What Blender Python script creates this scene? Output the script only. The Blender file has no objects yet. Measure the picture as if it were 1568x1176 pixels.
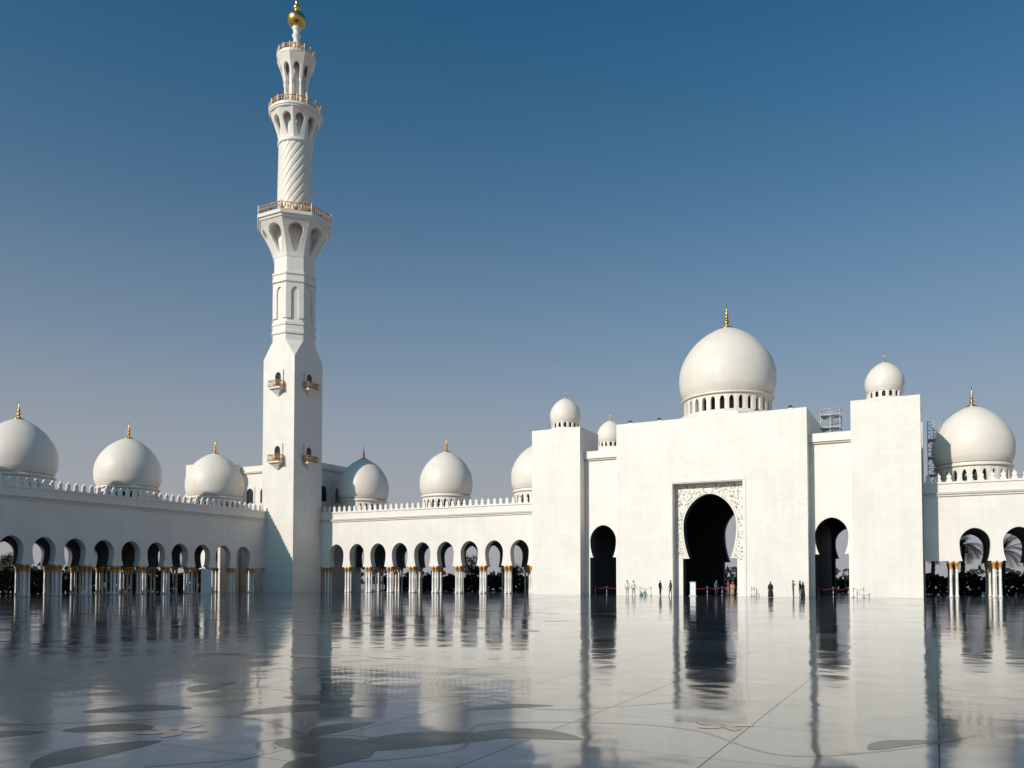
import bpy, bmesh, math, random
from math import sin, cos, pi, radians, tan, sqrt
from mathutils import Vector, Matrix
random.seed(7)
scene = bpy.context.scene
SX, SY, SZ = 0.36, 1.0, -0.54      # direction the sunlight travels

# ------------------------------------------------------------------ materials
def new_mat(name):
    m = bpy.data.materials.new(name); m.use_nodes = True
    nt = m.node_tree
    return m, nt, nt.nodes['Principled BSDF']

def simple(name, col, rough=0.6, metal=0.0, var=0.08, scale=3.0):
    m, nt, b = new_mat(name)
    b.inputs['Roughness'].default_value = rough
    b.inputs['Metallic'].default_value = metal
    tc = nt.nodes.new('ShaderNodeTexCoord')
    n = nt.nodes.new('ShaderNodeTexNoise'); n.inputs['Scale'].default_value = scale
    n.inputs['Detail'].default_value = 3
    nt.links.new(tc.outputs['Object'], n.inputs['Vector'])
    r = nt.nodes.new('ShaderNodeMapRange')
    r.inputs[1].default_value = 0.3; r.inputs[2].default_value = 0.7
    r.inputs[3].default_value = 1 - var; r.inputs[4].default_value = 1 + var
    nt.links.new(n.outputs['Fac'], r.inputs[0])
    v = nt.nodes.new('ShaderNodeVectorMath'); v.operation = 'SCALE'
    v.inputs[0].default_value = col[:3]
    nt.links.new(r.outputs[0], v.inputs['Scale'])
    nt.links.new(v.outputs[0], b.inputs['Base Color'])
    return m

def marble(name, col, rough=0.45, relief=0.012, joints=True):
    m, nt, b = new_mat(name); L = nt.links
    b.inputs['Roughness'].default_value = rough
    tc = nt.nodes.new('ShaderNodeTexCoord')
    sep = nt.nodes.new('ShaderNodeSeparateXYZ'); L.new(tc.outputs['Object'], sep.inputs[0])
    add = nt.nodes.new('ShaderNodeMath'); add.operation = 'ADD'
    L.new(sep.outputs[0], add.inputs[0]); L.new(sep.outputs[1], add.inputs[1])
    comb = nt.nodes.new('ShaderNodeCombineXYZ')
    L.new(add.outputs[0], comb.inputs[0]); L.new(sep.outputs[2], comb.inputs[1])
    n = nt.nodes.new('ShaderNodeTexNoise'); n.inputs['Scale'].default_value = 0.35; n.inputs['Detail'].default_value = 4
    L.new(tc.outputs['Object'], n.inputs['Vector'])
    r = nt.nodes.new('ShaderNodeMapRange'); r.inputs[1].default_value = .3; r.inputs[2].default_value = .7
    r.inputs[3].default_value = .95; r.inputs[4].default_value = 1.03
    L.new(n.outputs['Fac'], r.inputs[0])
    mp = nt.nodes.new('ShaderNodeMapping'); mp.inputs['Scale'].default_value = (1.6, 1.6, .09)
    L.new(tc.outputs['Object'], mp.inputs[0])
    ns = nt.nodes.new('ShaderNodeTexNoise'); ns.inputs['Scale'].default_value = 1.0; ns.inputs['Detail'].default_value = 3
    L.new(mp.outputs[0], ns.inputs['Vector'])
    rs = nt.nodes.new('ShaderNodeMapRange'); rs.inputs[1].default_value = .35; rs.inputs[2].default_value = .65
    rs.inputs[3].default_value = .97; rs.inputs[4].default_value = 1.015
    L.new(ns.outputs['Fac'], rs.inputs[0])
    mu = nt.nodes.new('ShaderNodeMath'); mu.operation = 'MULTIPLY'
    L.new(r.outputs[0], mu.inputs[0]); L.new(rs.outputs[0], mu.inputs[1])
    v = nt.nodes.new('ShaderNodeVectorMath'); v.operation = 'SCALE'; v.inputs[0].default_value = col
    L.new(mu.outputs[0], v.inputs['Scale'])
    if joints:
        br = nt.nodes.new('ShaderNodeTexBrick')
        br.inputs['Scale'].default_value = 1.0
        br.inputs['Brick Width'].default_value = 1.3; br.inputs['Row Height'].default_value = 0.8
        br.inputs['Mortar Size'].default_value = 0.01
        br.inputs['Color1'].default_value = (0.965, 0.965, 0.965, 1); br.inputs['Color2'].default_value = (1.0, 1.0, 1.0, 1)
        br.inputs['Mortar'].default_value = (0.88, 0.87, 0.86, 1)
        L.new(comb.outputs[0], br.inputs['Vector'])
        mul = nt.nodes.new('ShaderNodeVectorMath'); mul.operation = 'MULTIPLY'
        L.new(v.outputs[0], mul.inputs[0]); L.new(br.outputs['Color'], mul.inputs[1])
        L.new(mul.outputs[0], b.inputs['Base Color'])
        w = nt.nodes.new('ShaderNodeTexVoronoi'); w.feature = 'F1'; w.inputs['Scale'].default_value = 1.9
        n3 = nt.nodes.new('ShaderNodeTexNoise'); n3.inputs['Scale'].default_value = 1.2; n3.inputs['Detail'].default_value = 1
        L.new(tc.outputs['Object'], n3.inputs['Vector'])
        mx = nt.nodes.new('ShaderNodeVectorMath'); mx.operation = 'ADD'
        L.new(tc.outputs['Object'], mx.inputs[0]); L.new(n3.outputs['Color'], mx.inputs[1])
        L.new(mx.outputs[0], w.inputs['Vector'])
        n5 = nt.nodes.new('ShaderNodeTexNoise'); n5.inputs['Scale'].default_value = .16; n5.inputs['Detail'].default_value = 1
        L.new(tc.outputs['Object'], n5.inputs['Vector'])
        r5 = nt.nodes.new('ShaderNodeMapRange'); r5.inputs[1].default_value = .42; r5.inputs[2].default_value = .55
        L.new(n5.outputs['Fac'], r5.inputs[0])
        hh = nt.nodes.new('ShaderNodeMath'); hh.operation = 'MULTIPLY'
        L.new(w.outputs['Distance'], hh.inputs[0]); L.new(r5.outputs[0], hh.inputs[1])
        bp = nt.nodes.new('ShaderNodeBump'); bp.inputs['Distance'].default_value = relief
        L.new(hh.outputs[0], bp.inputs['Height']); L.new(bp.outputs['Normal'], b.inputs['Normal'])
    else:
        L.new(v.outputs[0], b.inputs['Base Color'])
    return m

def floor_mat(name, col, joints=True, ior=1.95, spec=.5, rlo=.05, rhi=.12):
    m, nt, b = new_mat(name); L = nt.links
    b.inputs['IOR'].default_value = ior
    b.inputs['Specular IOR Level'].default_value = spec
    geo = nt.nodes.new('ShaderNodeNewGeometry')
    sc = nt.nodes.new('ShaderNodeVectorMath'); sc.operation = 'SCALE'; sc.inputs['Scale'].default_value = 1/2.0
    L.new(geo.outputs['Position'], sc.inputs[0])
    fl = nt.nodes.new('ShaderNodeVectorMath'); fl.operation = 'FLOOR'; L.new(sc.outputs[0], fl.inputs[0])
    wn = nt.nodes.new('ShaderNodeTexWhiteNoise'); wn.noise_dimensions = '2D'
    L.new(fl.outputs[0], wn.inputs['Vector'])
    sub = nt.nodes.new('ShaderNodeVectorMath'); sub.operation = 'SUBTRACT'; sub.inputs[1].default_value = (.5, .5, .5)
    L.new(wn.outputs['Color'], sub.inputs[0])
    ml = nt.nodes.new('ShaderNodeVectorMath'); ml.operation = 'MULTIPLY'; ml.inputs[1].default_value = (.007, .007, 0)
    L.new(sub.outputs[0], ml.inputs[0])
    n = nt.nodes.new('ShaderNodeTexNoise'); n.inputs['Scale'].default_value = 0.8; n.inputs['Detail'].default_value = 2
    L.new(geo.outputs['Position'], n.inputs['Vector'])
    bp = nt.nodes.new('ShaderNodeBump'); bp.inputs['Strength'].default_value = 1; bp.inputs['Distance'].default_value = .013
    L.new(n.outputs['Fac'], bp.inputs['Height'])
    ad = nt.nodes.new('ShaderNodeVectorMath'); ad.operation = 'ADD'
    L.new(bp.outputs['Normal'], ad.inputs[0]); L.new(ml.outputs[0], ad.inputs[1])
    nm = nt.nodes.new('ShaderNodeVectorMath'); nm.operation = 'NORMALIZE'; L.new(ad.outputs[0], nm.inputs[0])
    L.new(nm.outputs[0], b.inputs['Normal'])
    n2 = nt.nodes.new('ShaderNodeTexNoise'); n2.inputs['Scale'].default_value = .25; n2.inputs['Detail'].default_value = 4
    L.new(geo.outputs['Position'], n2.inputs['Vector'])
    rr = nt.nodes.new('ShaderNodeMapRange'); rr.inputs[1].default_value = .3; rr.inputs[2].default_value = .7
    rr.inputs[3].default_value = rlo; rr.inputs[4].default_value = rhi
    L.new(n2.outputs['Fac'], rr.inputs[0]); L.new(rr.outputs[0], b.inputs['Roughness'])
    tone = nt.nodes.new('ShaderNodeMapRange'); tone.inputs[3].default_value = .8; tone.inputs[4].default_value = 1.18
    L.new(wn.outputs['Value'], tone.inputs[0])
    n4 = nt.nodes.new('ShaderNodeTexNoise'); n4.inputs['Scale'].default_value = 2.2; n4.inputs['Detail'].default_value = 5
    n4.inputs['Distortion'].default_value = 1.2
    L.new(geo.outputs['Position'], n4.inputs['Vector'])
    v4 = nt.nodes.new('ShaderNodeMapRange'); v4.inputs[1].default_value = .35; v4.inputs[2].default_value = .65
    v4.inputs[3].default_value = .75; v4.inputs[4].default_value = 1.2
    L.new(n4.outputs['Fac'], v4.inputs[0])
    mm = nt.nodes.new('ShaderNodeMath'); mm.operation = 'MULTIPLY'
    L.new(tone.outputs[0], mm.inputs[0]); L.new(v4.outputs[0], mm.inputs[1])
    fac = mm.outputs[0]
    if joints:
        fr = nt.nodes.new('ShaderNodeVectorMath'); fr.operation = 'FRACTION'; L.new(sc.outputs[0], fr.inputs[0])
        sp = nt.nodes.new('ShaderNodeSeparateXYZ'); L.new(fr.outputs[0], sp.inputs[0])
        outs = []
        for ax, wd in ((0, .008), (1, .0055)):
            g = nt.nodes.new('ShaderNodeMath'); g.operation = 'GREATER_THAN'; g.inputs[1].default_value = wd
            L.new(sp.outputs[ax], g.inputs[0]); outs.append(g)
        mn = nt.nodes.new('ShaderNodeMath'); mn.operation = 'MULTIPLY'
        L.new(outs[0].outputs[0], mn.inputs[0]); L.new(outs[1].outputs[0], mn.inputs[1])
        mp = nt.nodes.new('ShaderNodeMapRange'); mp.inputs[3].default_value = .25; mp.inputs[4].default_value = 1
        L.new(mn.outputs[0], mp.inputs[0])
        m5 = nt.nodes.new('ShaderNodeMath'); m5.operation = 'MULTIPLY'
        L.new(fac, m5.inputs[0]); L.new(mp.outputs[0], m5.inputs[1]); fac = m5.outputs[0]
        ii = nt.nodes.new('ShaderNodeMapRange'); ii.inputs[3].default_value = 1.08; ii.inputs[4].default_value = ior
        L.new(mn.outputs[0], ii.inputs[0]); L.new(ii.outputs[0], b.inputs['IOR'])
    v = nt.nodes.new('ShaderNodeVectorMath'); v.operation = 'SCALE'; v.inputs[0].default_value = col
    L.new(fac, v.inputs['Scale']); L.new(v.outputs[0], b.inputs['Base Color'])
    return m

M_WALL = marble('white_marble', (0.835, 0.765, 0.705))
M_DOME = marble('dome_marble', (0.80, 0.72, 0.645), rough=.5, joints=False)
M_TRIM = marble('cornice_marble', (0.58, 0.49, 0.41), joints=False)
M_IN = simple('shade_darkened_interior', (0.065, 0.07, 0.085), .7)  # interior shade put into the colour: white stone darkened for inner faces
M_GOLD = simple('gold_leaf', (0.75, 0.46, 0.13), .32, 1.0, .1)
M_GOLDP = simple('gilded_capital', (0.62, 0.30, 0.08), .45, .3, .15, 8)
M_COL = simple('column_marble', (0.78, 0.74, 0.70), .3)
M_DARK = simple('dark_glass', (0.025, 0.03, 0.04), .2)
M_FLOOR = floor_mat('polished_marble_floor', (0.026, 0.047, 0.066), ior=1.72)
M_SAND = simple('sand', (0.42, 0.36, 0.29), .95, 0, .15, .05)
M_LEAFI = floor_mat('inlay_dark_green', (0.012, 0.020, 0.022), joints=False, ior=1.16, spec=.5, rlo=.1, rhi=.2)
M_STEM = floor_mat('inlay_brown', (0.016, 0.02, 0.02), joints=False, ior=1.3)
M_PEACH = floor_mat('inlay_peach', (0.24, 0.15, 0.10), joints=False, ior=1.5)
M_INL = simple('portal_inlay', (0.30, 0.22, 0.15), .5)
M_STEEL = simple('steel', (0.45, 0.46, 0.47), .4, .8)
M_SCAF = simple('scaffold_pipe', (0.5, 0.5, 0.5), .5, .3)
M_ROPE = simple('red_rope', (0.35, 0.03, 0.03), .8)
M_WHITE = simple('white_paint', (0.8, 0.8, 0.79), .5)
M_TRUNK = simple('palm_bark', (0.13, 0.09, 0.06), .95, 0, .4, 6)
M_FROND = simple('palm_frond', (0.035, 0.05, 0.025), .6, 0, .35, 2)
M_LEAF = simple('foliage', (0.016, 0.022, 0.014), .8, 0, .45, 1.2)

# ------------------------------------------------------------------ mesh builder
class MB:
    def __init__(s): s.v = []; s.f = []; s.m = []; s.sm = []; s.mats = []
    def mi(s, mat):
        if mat not in s.mats: s.mats.append(mat)
        return s.mats.index(mat)
    def face(s, pts, mat, smooth=False):
        i = len(s.v); s.v += [tuple(p) for p in pts]
        s.f.append(tuple(range(i, i+len(pts)))); s.m.append(s.mi(mat)); s.sm.append(smooth)
    def box(s, x0, x1, y0, y1, z0, z1, mat):
        i = len(s.v)
        s.v += [(x0,y0,z0),(x1,y0,z0),(x1,y1,z0),(x0,y1,z0),(x0,y0,z1),(x1,y0,z1),(x1,y1,z1),(x0,y1,z1)]
        for q in ((0,3,2,1),(4,5,6,7),(0,1,5,4),(1,2,6,5),(2,3,7,6),(3,0,4,7)):
            s.f.append(tuple(i+k for k in q)); s.m.append(s.mi(mat)); s.sm.append(False)
    def lathe(s, prof, n, cx, cy, mat, smooth=True, ph=0.0, rf=None, cap=True):
        i = len(s.v)
        for (r, z) in prof:
            for k in range(n):
                a = 2*pi*k/n+ph
                rr = rf(r, a, z) if rf else r
                s.v.append((cx+rr*cos(a), cy+rr*sin(a), z))
        mi = s.mi(mat)
        for j in range(len(prof)-1):
            for k in range(n):
                k2 = (k+1) % n
                s.f.append((i+j*n+k, i+j*n+k2, i+(j+1)*n+k2, i+(j+1)*n+k)); s.m.append(mi); s.sm.append(smooth)
        if cap:
            s.f.append(tuple(i+k for k in reversed(range(n)))); s.m.append(mi); s.sm.append(False)
            o = i+(len(prof)-1)*n
            s.f.append(tuple(o+k for k in range(n))); s.m.append(mi); s.sm.append(False)
    def tube(s, p0, p1, r0, r1, mat, n=8, smooth=True):
        p0 = Vector(p0); p1 = Vector(p1); d = (p1-p0)
        if d.length < 1e-6: return
        d.normalize(); up = Vector((0,0,1)) if abs(d.z) < .9 else Vector((1,0,0))
        a = d.cross(up).normalized(); b = d.cross(a)
        i = len(s.v)
        for p, r in ((p0, r0), (p1, r1)):
            for k in range(n):
                t = 2*pi*k/n; s.v.append(tuple(p+a*r*cos(t)+b*r*sin(t)))
        mi = s.mi(mat)
        for k in range(n):
            k2 = (k+1) % n
            s.f.append((i+k, i+k2, i+n+k2, i+n+k)); s.m.append(mi); s.sm.append(smooth)
        s.f.append(tuple(i+k for k in range(n))); s.m.append(mi); s.sm.append(False)
        s.f.append(tuple(i+n+k for k in range(n))); s.m.append(mi); s.sm.append(False)
    def ellipsoid(s, c, r, mat, nu=12, nv=8):
        i = len(s.v); mi = s.mi(mat)
        for j in range(nv+1):
            t = pi*j/nv
            for k in range(nu):
                a = 2*pi*k/nu
                s.v.append((c[0]+r[0]*max(sin(t), .02)*cos(a), c[1]+r[1]*max(sin(t), .02)*sin(a), c[2]-r[2]*cos(t)))
        for j in range(nv):
            for k in range(nu):
                k2 = (k+1) % nu
                s.f.append((i+j*nu+k, i+j*nu+k2, i+(j+1)*nu+k2, i+(j+1)*nu+k)); s.m.append(mi); s.sm.append(True)
    def obj(s, name, parent=None, recalc=True, loc=None):
        me = bpy.data.meshes.new(name)
        me.from_pydata(s.v, [], s.f)
        for m in s.mats: me.materials.append(m)
        me.polygons.foreach_set('material_index', s.m)
        me.polygons.foreach_set('use_smooth', s.sm)
        me.update()
        if recalc:
            bm = bmesh.new(); bm.from_mesh(me)
            bmesh.ops.remove_doubles(bm, verts=bm.verts, dist=0.0008)
            bmesh.ops.recalc_face_normals(bm, faces=bm.faces)
            bm.to_mesh(me); bm.free()
        o = bpy.data.objects.new(name, me); scene.collection.objects.link(o)
        if parent: o.parent = parent
        if loc: o.location = loc
        return o

def empty(name, loc=(0,0,0)):
    e = bpy.data.objects.new(name, None); e.empty_display_size = 1; e.location = loc
    scene.collection.objects.link(e); return e

# ------------------------------------------------------------------ arches
def keyhole(wn, wmax, z0, zw, zt, n=9, rect=None, p=.56):
    pr = []
    if rect:
        pr += [(0.0, rect), (z0, rect)]
    a0 = math.acos(wn/wmax)
    for i in range(n):
        a = a0*(1-i/n)
        pr.append((zw-(zw-z0)*sin(a)/sin(a0), wmax*cos(a)))
    for i in range(n+3):
        q = sin(pi/2*i/(n+2))
        pr.append((zw+(zt-zw)*q, wmax*max(0, 1-q*q)**p))
    pr[-1] = (zt, 0.0)
    return pr

def arch_bay(mb, mp, c, p, prof, ztop, th, mat, mat_in=None, mat_back=None, ends=(False, False)):
    mat_in = mat_in or mat; mat_back = mat_back or mat
    L, R = c-p/2, c+p/2
    for (z0, w0), (z1, w1) in zip(prof[:-1], prof[1:]):
        if z1 > z0+1e-6:
            for t, mm in ((0, mat), (th, mat_back)):
                mb.face([mp(L,z0,t), mp(c-w0,z0,t), mp(c-w1,z1,t), mp(L,z1,t)], mm)
                mb.face([mp(c+w0,z0,t), mp(R,z0,t), mp(R,z1,t), mp(c+w1,z1,t)], mm)
        for sg in (-1, 1):
            mb.face([mp(c+sg*w0,z0,0), mp(c+sg*w1,z1,0), mp(c+sg*w1,z1,th), mp(c+sg*w0,z0,th)], mat_in)
    zt = prof[-1][0]
    for t, mm in ((0, mat), (th, mat_back)):
        mb.face([mp(L,zt,t), mp(R,zt,t), mp(R,ztop,t), mp(L,ztop,t)], mm)
    mb.face([mp(L,ztop,0), mp(R,ztop,0), mp(R,ztop,th), mp(L,ztop,th)], mat)
    z0, w0 = prof[0]
    if z0 > 0:
        mb.face([mp(L,z0,0), mp(c-w0,z0,0), mp(c-w0,z0,th), mp(L,z0,th)], mat)
        mb.face([mp(c+w0,z0,0), mp(R,z0,0), mp(R,z0,th), mp(c+w0,z0,th)], mat)
    for e, sx in zip(ends, (L, R)):
        if e: mb.face([mp(sx,z0,0), mp(sx,ztop,0), mp(sx,ztop,th), mp(sx,z0,th)], mat)

def ring_arches(mb, cx, cy, N, rf, prof, ztop, t, mat, ph=0.0, mat_in=None):
    for k in range(N):
        a = 2*pi*k/N+ph
        d = (cos(a), sin(a)); tg = (-sin(a), cos(a)); tn = tan(pi/N)
        def mp(s, z, tt):
            R = rf(z)-tt
            return (cx+d[0]*R+tg[0]*s*R*tn, cy+d[1]*R+tg[1]*s*R*tn, z)
        arch_bay(mb, mp, 0.0, 2.0, prof, ztop, t, mat, mat_in)

# ------------------------------------------------------------------ domes
DP = [(0,.90),(.05,.945),(.12,.98),(.25,1.0),(.38,.985),(.5,.93),(.62,.835),(.73,.71),(.82,.57),(.9,.40),(.955,.245),(.985,.13),(1,.05)]
def dome_profile(R, z0, H, n=5):
    pts = DP; out = []
    for i in range(len(pts)-1):
        p0 = pts[max(i-1,0)]; p1 = pts[i]; p2 = pts[i+1]; p3 = pts[min(i+2,len(pts)-1)]
        for j in range(n):
            t = j/n
            def cr(a,b,c,d): return .5*((2*b)+(-a+c)*t+(2*a-5*b+4*c-d)*t*t+(-a+3*b-3*c+d)*t**3)
            out.append((cr(p0[1],p1[1],p2[1],p3[1])*R, z0+H*cr(p0[0],p1[0],p2[0],p3[0])))
    out.append((pts[-1][1]*R, z0+H))
    return out

def make_dome(name, parent, cx, cy, zb, zd, R, H, fin, N=24):
    mb = MB()
    rd = R*.90
    hw = zd-zb
    mb.lathe([(rd*1.10, zb-.2),(rd*1.10, zb+hw*.10),(rd*1.04, zb+hw*.14),(rd*.90, zb+hw*.14)], 48, cx, cy, M_DOME, False)
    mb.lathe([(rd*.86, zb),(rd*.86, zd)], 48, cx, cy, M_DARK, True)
    z0, z1 = zb+hw*.14, zd-hw*.16
    pr = [(z0+.02, .52),(z0+(z1-z0)*.55, .52)]
    for i in range(1, 6):
        a = pi/2*i/5; pr.append((z0+(z1-z0)*(.55+.33*sin(a)), .52*cos(a)))
    pr[-1] = (pr[-1][0], 0.0)
    ring_arches(mb, cx, cy, N, lambda z: rd, pr, z1, rd*.08, M_DOME)
    mb.lathe([(rd*.9, z1),(rd*1.05, z1+hw*.02),(rd*1.07, z1+hw*.06),(rd*1.0, z1+hw*.09),(rd*1.03, z1+hw*.12),(rd*.9, zd+.0)], 64, cx, cy, M_DOME, True)
    mb.lathe(dome_profile(R, zd-.02, H), 64, cx, cy, M_DOME, True)
    mb.obj('drum_and_dome', parent)
    g = MB(); zt = zd+H; f = fin
    rr = f*.10
    g.lathe([(R*.17, zt-H*.022),(R*.12, zt),(R*.05, zt+f*.06),(rr*.55, zt+f*.1),(rr*.9, zt+f*.17),(rr*1.15, zt+f*.22),(rr*.9, zt+f*.28),(rr*.4, zt+f*.33),
             (rr*.45, zt+f*.36),(rr*.85, zt+f*.42),(rr*.9, zt+f*.46),(rr*.4, zt+f*.52),(rr*.35, zt+f*.55),(rr*.62, zt+f*.6),(rr*.3, zt+f*.66),
             (rr*.2, zt+f*.75),(.02, zt+f)], 20, cx, cy, M_GOLD, True)
    g.obj('gold_finial', parent)

# ------------------------------------------------------------------ merlons / columns
def merlon(mb, mp, c, z, sc=1.0, th=.24):
    h = [(.27,0),(.27,.22),(.15,.34),(.25,.52),(.2,.68),(.07,.82),(0,1.02)]
    pts = [(c+a*sc, z+b*sc) for a, b in h]+[(c-a*sc, z+b*sc) for a, b in reversed(h[:-1])]
    mb.face([mp(a,b,0) for a,b in pts], M_WALL); mb.face([mp(a,b,th) for a,b in reversed(pts)], M_WALL)
    n = len(pts)
    for i in range(n):
        a, b = pts[i]; c2, d2 = pts[(i+1) % n]
        mb.face([mp(a,b,0), mp(c2,d2,0), mp(c2,d2,th), mp(a,b,th)], M_WALL)

def column(mb, x, y, ztop):
    mb.lathe([(.2,0),(.2,.12),(.16,.16),(.17,.24),(.135,.3),(.125,ztop*.5),(.115,ztop-.75)], 12, x, y, M_COL)
    mb.lathe([(.12,ztop-.78),(.16,ztop-.74),(.13,ztop-.68),(.15,ztop-.5),(.2,ztop-.3),(.26,ztop-.14),(.22,ztop-.1)], 12, x, y, M_GOLDP)
    mb.box(x-.21, x+.21, y-.21, y+.21, ztop-.1, ztop, M_COL)

# ------------------------------------------------------------------ arcades
def arcade(centers, p, s_min, s_max, mpf, z_spring, z_wide, z_top, wn, wm, zc, depth, rows, dome_s, dome_off, hz, dR):
    par = empty('mosque_arcade')
    mb = MB()
    prof = keyhole(wn, wm, z_spring, z_wide, z_top, 8)
    zpar = zc+1.2
    th = 1.0
    for c in centers:
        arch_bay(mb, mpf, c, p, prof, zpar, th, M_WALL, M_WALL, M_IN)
    L, R = min(centers)-p/2, max(centers)+p/2
    for a, b in ((s_min, L), (R, s_max)):
        if b-a > .05:
            q = [(a,z_spring),(b,z_spring),(b,zpar),(a,zpar)]
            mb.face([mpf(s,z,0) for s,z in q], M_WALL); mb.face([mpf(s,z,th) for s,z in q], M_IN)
            mb.face([mpf(a,z_spring,0),mpf(b,z_spring,0),mpf(b,z_spring,th),mpf(a,z_spring,th)], M_WALL)
            mb.face([mpf(a,zpar,0),mpf(b,zpar,0),mpf(b,zpar,th),mpf(a,zpar,th)], M_WALL)
    def slab(m, s0, s1, t0, t1, z0, z1, mat):
        P = [mpf(s0,z0,t0),mpf(s1,z0,t0),mpf(s1,z0,t1),mpf(s0,z0,t1),mpf(s0,z1,t0),mpf(s1,z1,t0),mpf(s1,z1,t1),mpf(s0,z1,t1)]
        for q in ((0,3,2,1),(4,5,6,7),(0,1,5,4),(1,2,6,5),(2,3,7,6),(3,0,4,7)):
            m.face([P[k] for k in q], mat)
    mb.obj('facade', par)
    tr = MB()
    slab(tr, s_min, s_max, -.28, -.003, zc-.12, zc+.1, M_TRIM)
    slab(tr, s_min, s_max, -.16, -.003, zc-.3, zc-.122, M_WALL)
    slab(tr, s_min, s_max, -.10, -.003, zpar-.22, zpar-.02, M_WALL)
    tr.obj('cornice', par)
    cr = MB(); n = int((s_max-s_min)/.95)
    for i in range(n):
        merlon(cr, lambda s,z,t: mpf(s,z,t+.1), s_min+.5+i*(s_max-s_min-.6)/n, zpar-.003, .95)
    cr.obj('merlons', par)
    rf = MB()
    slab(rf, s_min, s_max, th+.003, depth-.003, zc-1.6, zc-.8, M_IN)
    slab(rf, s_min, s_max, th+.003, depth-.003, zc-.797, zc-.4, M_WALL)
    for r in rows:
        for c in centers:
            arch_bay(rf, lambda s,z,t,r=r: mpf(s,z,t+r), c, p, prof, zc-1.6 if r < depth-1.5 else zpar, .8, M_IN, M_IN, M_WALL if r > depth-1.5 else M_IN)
    rf.obj('roof_and_inner_arches', par)
    co = MB()
    edges = [c-p/2 for c in centers]+[max(centers)+p/2]
    for r in [0]+rows:
        for e in edges:
            for ds in (-.27, .27):
                for dt in ((.22, .78) if r == 0 else (.4,)):
                    x, y, _ = mpf(e+ds, 0, r+dt); column(co, x, y, z_spring)
    co.obj('columns', par, recalc=False)
    for s in dome_s:
        x, y, _ = mpf(s, 0, dome_off)
        make_dome('dome', par, x, y, zc+.2+hz, 14.3+hz, dR, 6.45, 2.1)
    return par

mp_back = lambda s,z,t: (s, 94+t, z)
mp_left = lambda s,z,t: (-86.5-t, s, z)
arcade([-78.4+3.8*k for k in range(9)], 3.8, -81.3, -44.2, mp_back, 3.7, 5.5, 7.05, 1.1, 1.36, 10.65, 14, [7, 13.2], [-78.9,-63.7,-48.5], 7, 0, 3.9)
arcade([3.6+3.8*k for k in range(14)], 3.8, -1.0, 55, mp_back, 3.7, 5.5, 7.05, 1.1, 1.36, 10.65, 14, [7, 13.2], [3.84,19.1,34.3,49.5], 7, 0, 4.0)
arcade([83.7-3.6*k for k in range(26)], 3.6, -8.1, 88, mp_left, 3.5, 5.1, 6.5, 1.05, 1.32, 10.65, 14, [7, 13.2], [84.8-14.4*k for k in range(7)], 7, -.35, 4.1)

# ------------------------------------------------------------------ minaret
mina = empty('minaret'); mina.scale = (1, 1, .99)
MX, MY = -84.3, 91.0
c8 = cos(pi/8)
mb = MB()
h = 3.0
mb.box(MX-h, MX+h, MY-h, MY+h, 0, 34.5, M_WALL)
sq = [(MX+h,MY+h),(MX-h,MY+h),(MX-h,MY-h),(MX+h,MY-h)]
R8 = h/c8
oc = [(MX+R8*cos(pi/8+i*pi/4), MY+R8*sin(pi/8+i*pi/4)) for i in range(8)]
zs, zo = 34.5, 37.1
S3 = lambda p,z: (p[0],p[1],z)
mb.face([S3(sq[3],zs),S3(sq[0],zs),S3(oc[0],zo),S3(oc[7],zo)], M_WALL)
mb.face([S3(sq[0],zs),S3(sq[1],zs),S3(oc[2],zo),S3(oc[1],zo)], M_WALL)
mb.face([S3(sq[1],zs),S3(sq[2],zs),S3(oc[4],zo),S3(oc[3],zo)], M_WALL)
mb.face([S3(sq[2],zs),S3(sq[3],zs),S3(oc[6],zo),S3(oc[5],zo)], M_WALL)
for q,(a,b) in zip(sq, ((0,1),(2,3),(4,5),(6,7))):
    mb.face([S3(q,zs),S3(oc[a],zo),S3(oc[b],zo)], M_WALL)
mb.lathe([(R8*1.0,37.1),(R8,38.0),(3.42,38.1),(3.42,38.5),(3.28,38.6),(3.28,39.3),(3.4,39.4),(3.4,39.75),(3.08,39.85),(3.08,45.7),(3.38,45.85),(3.38,46.25),(3.28,46.3),(3.28,46.85),(3.42,46.95),(3.42,47.2),(3.1,47.3),(3.1,50.5),(3.0,50.6),(2.9,55)], 8, MX, MY, M_WALL, False, pi/8)
pr = [(40.4,.42),(44.2,.42)]+[(44.2+.9*sin(pi/2*i/6), .42*cos(pi/2*i/6)) for i in range(1,7)]
pr[-1] = (45.1, 0.0)
ring_arches(mb, MX, MY, 8, lambda z: 3.08*c8+.2, pr, 45.6, .2, M_WALL)
def flare(mb, N, zlo, zhi, rlo, rhi, ztop_open, zbot_open, wfrac, pw=1.8, t=.35, ph=0.0):
    rf = lambda z: rlo+(rhi-rlo)*(max(0,(z-zlo)/(zhi-zlo)))**pw
    prf = [(zlo,.0),(zbot_open,.0)]
    zm = zbot_open+(ztop_open-zbot_open)*.72
    for i in range(1,7):
        q = i/6; prf.append((zbot_open+(zm-zbot_open)*q, wfrac*q**.55))
    for i in range(1,8):
        a = pi/2*i/7; prf.append((zm+(ztop_open-zm)*sin(a), wfrac*cos(a)))
    prf[-1] = (ztop_open, 0.0)
    ring_arches(mb, MX, MY, N, rf, prf, zhi, t, M_WALL, ph)
flare(mb, 8, 49.6, 54.6, 2.9, 4.9, 54.1, 50.2, .66, 1.5, .5)
mb.lathe([(4.9,54.5),(5.45,54.65),(5.5,54.9),(5.75,55.0),(5.8,55.45),(2.6,55.46)], 8, MX, MY, M_WALL, False, pi/8)
def rib(r, a, z):
    w = abs(sin(8*(a-z*.27)))
    return r*(1.0-.04*(1-w)**2.5)
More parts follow.
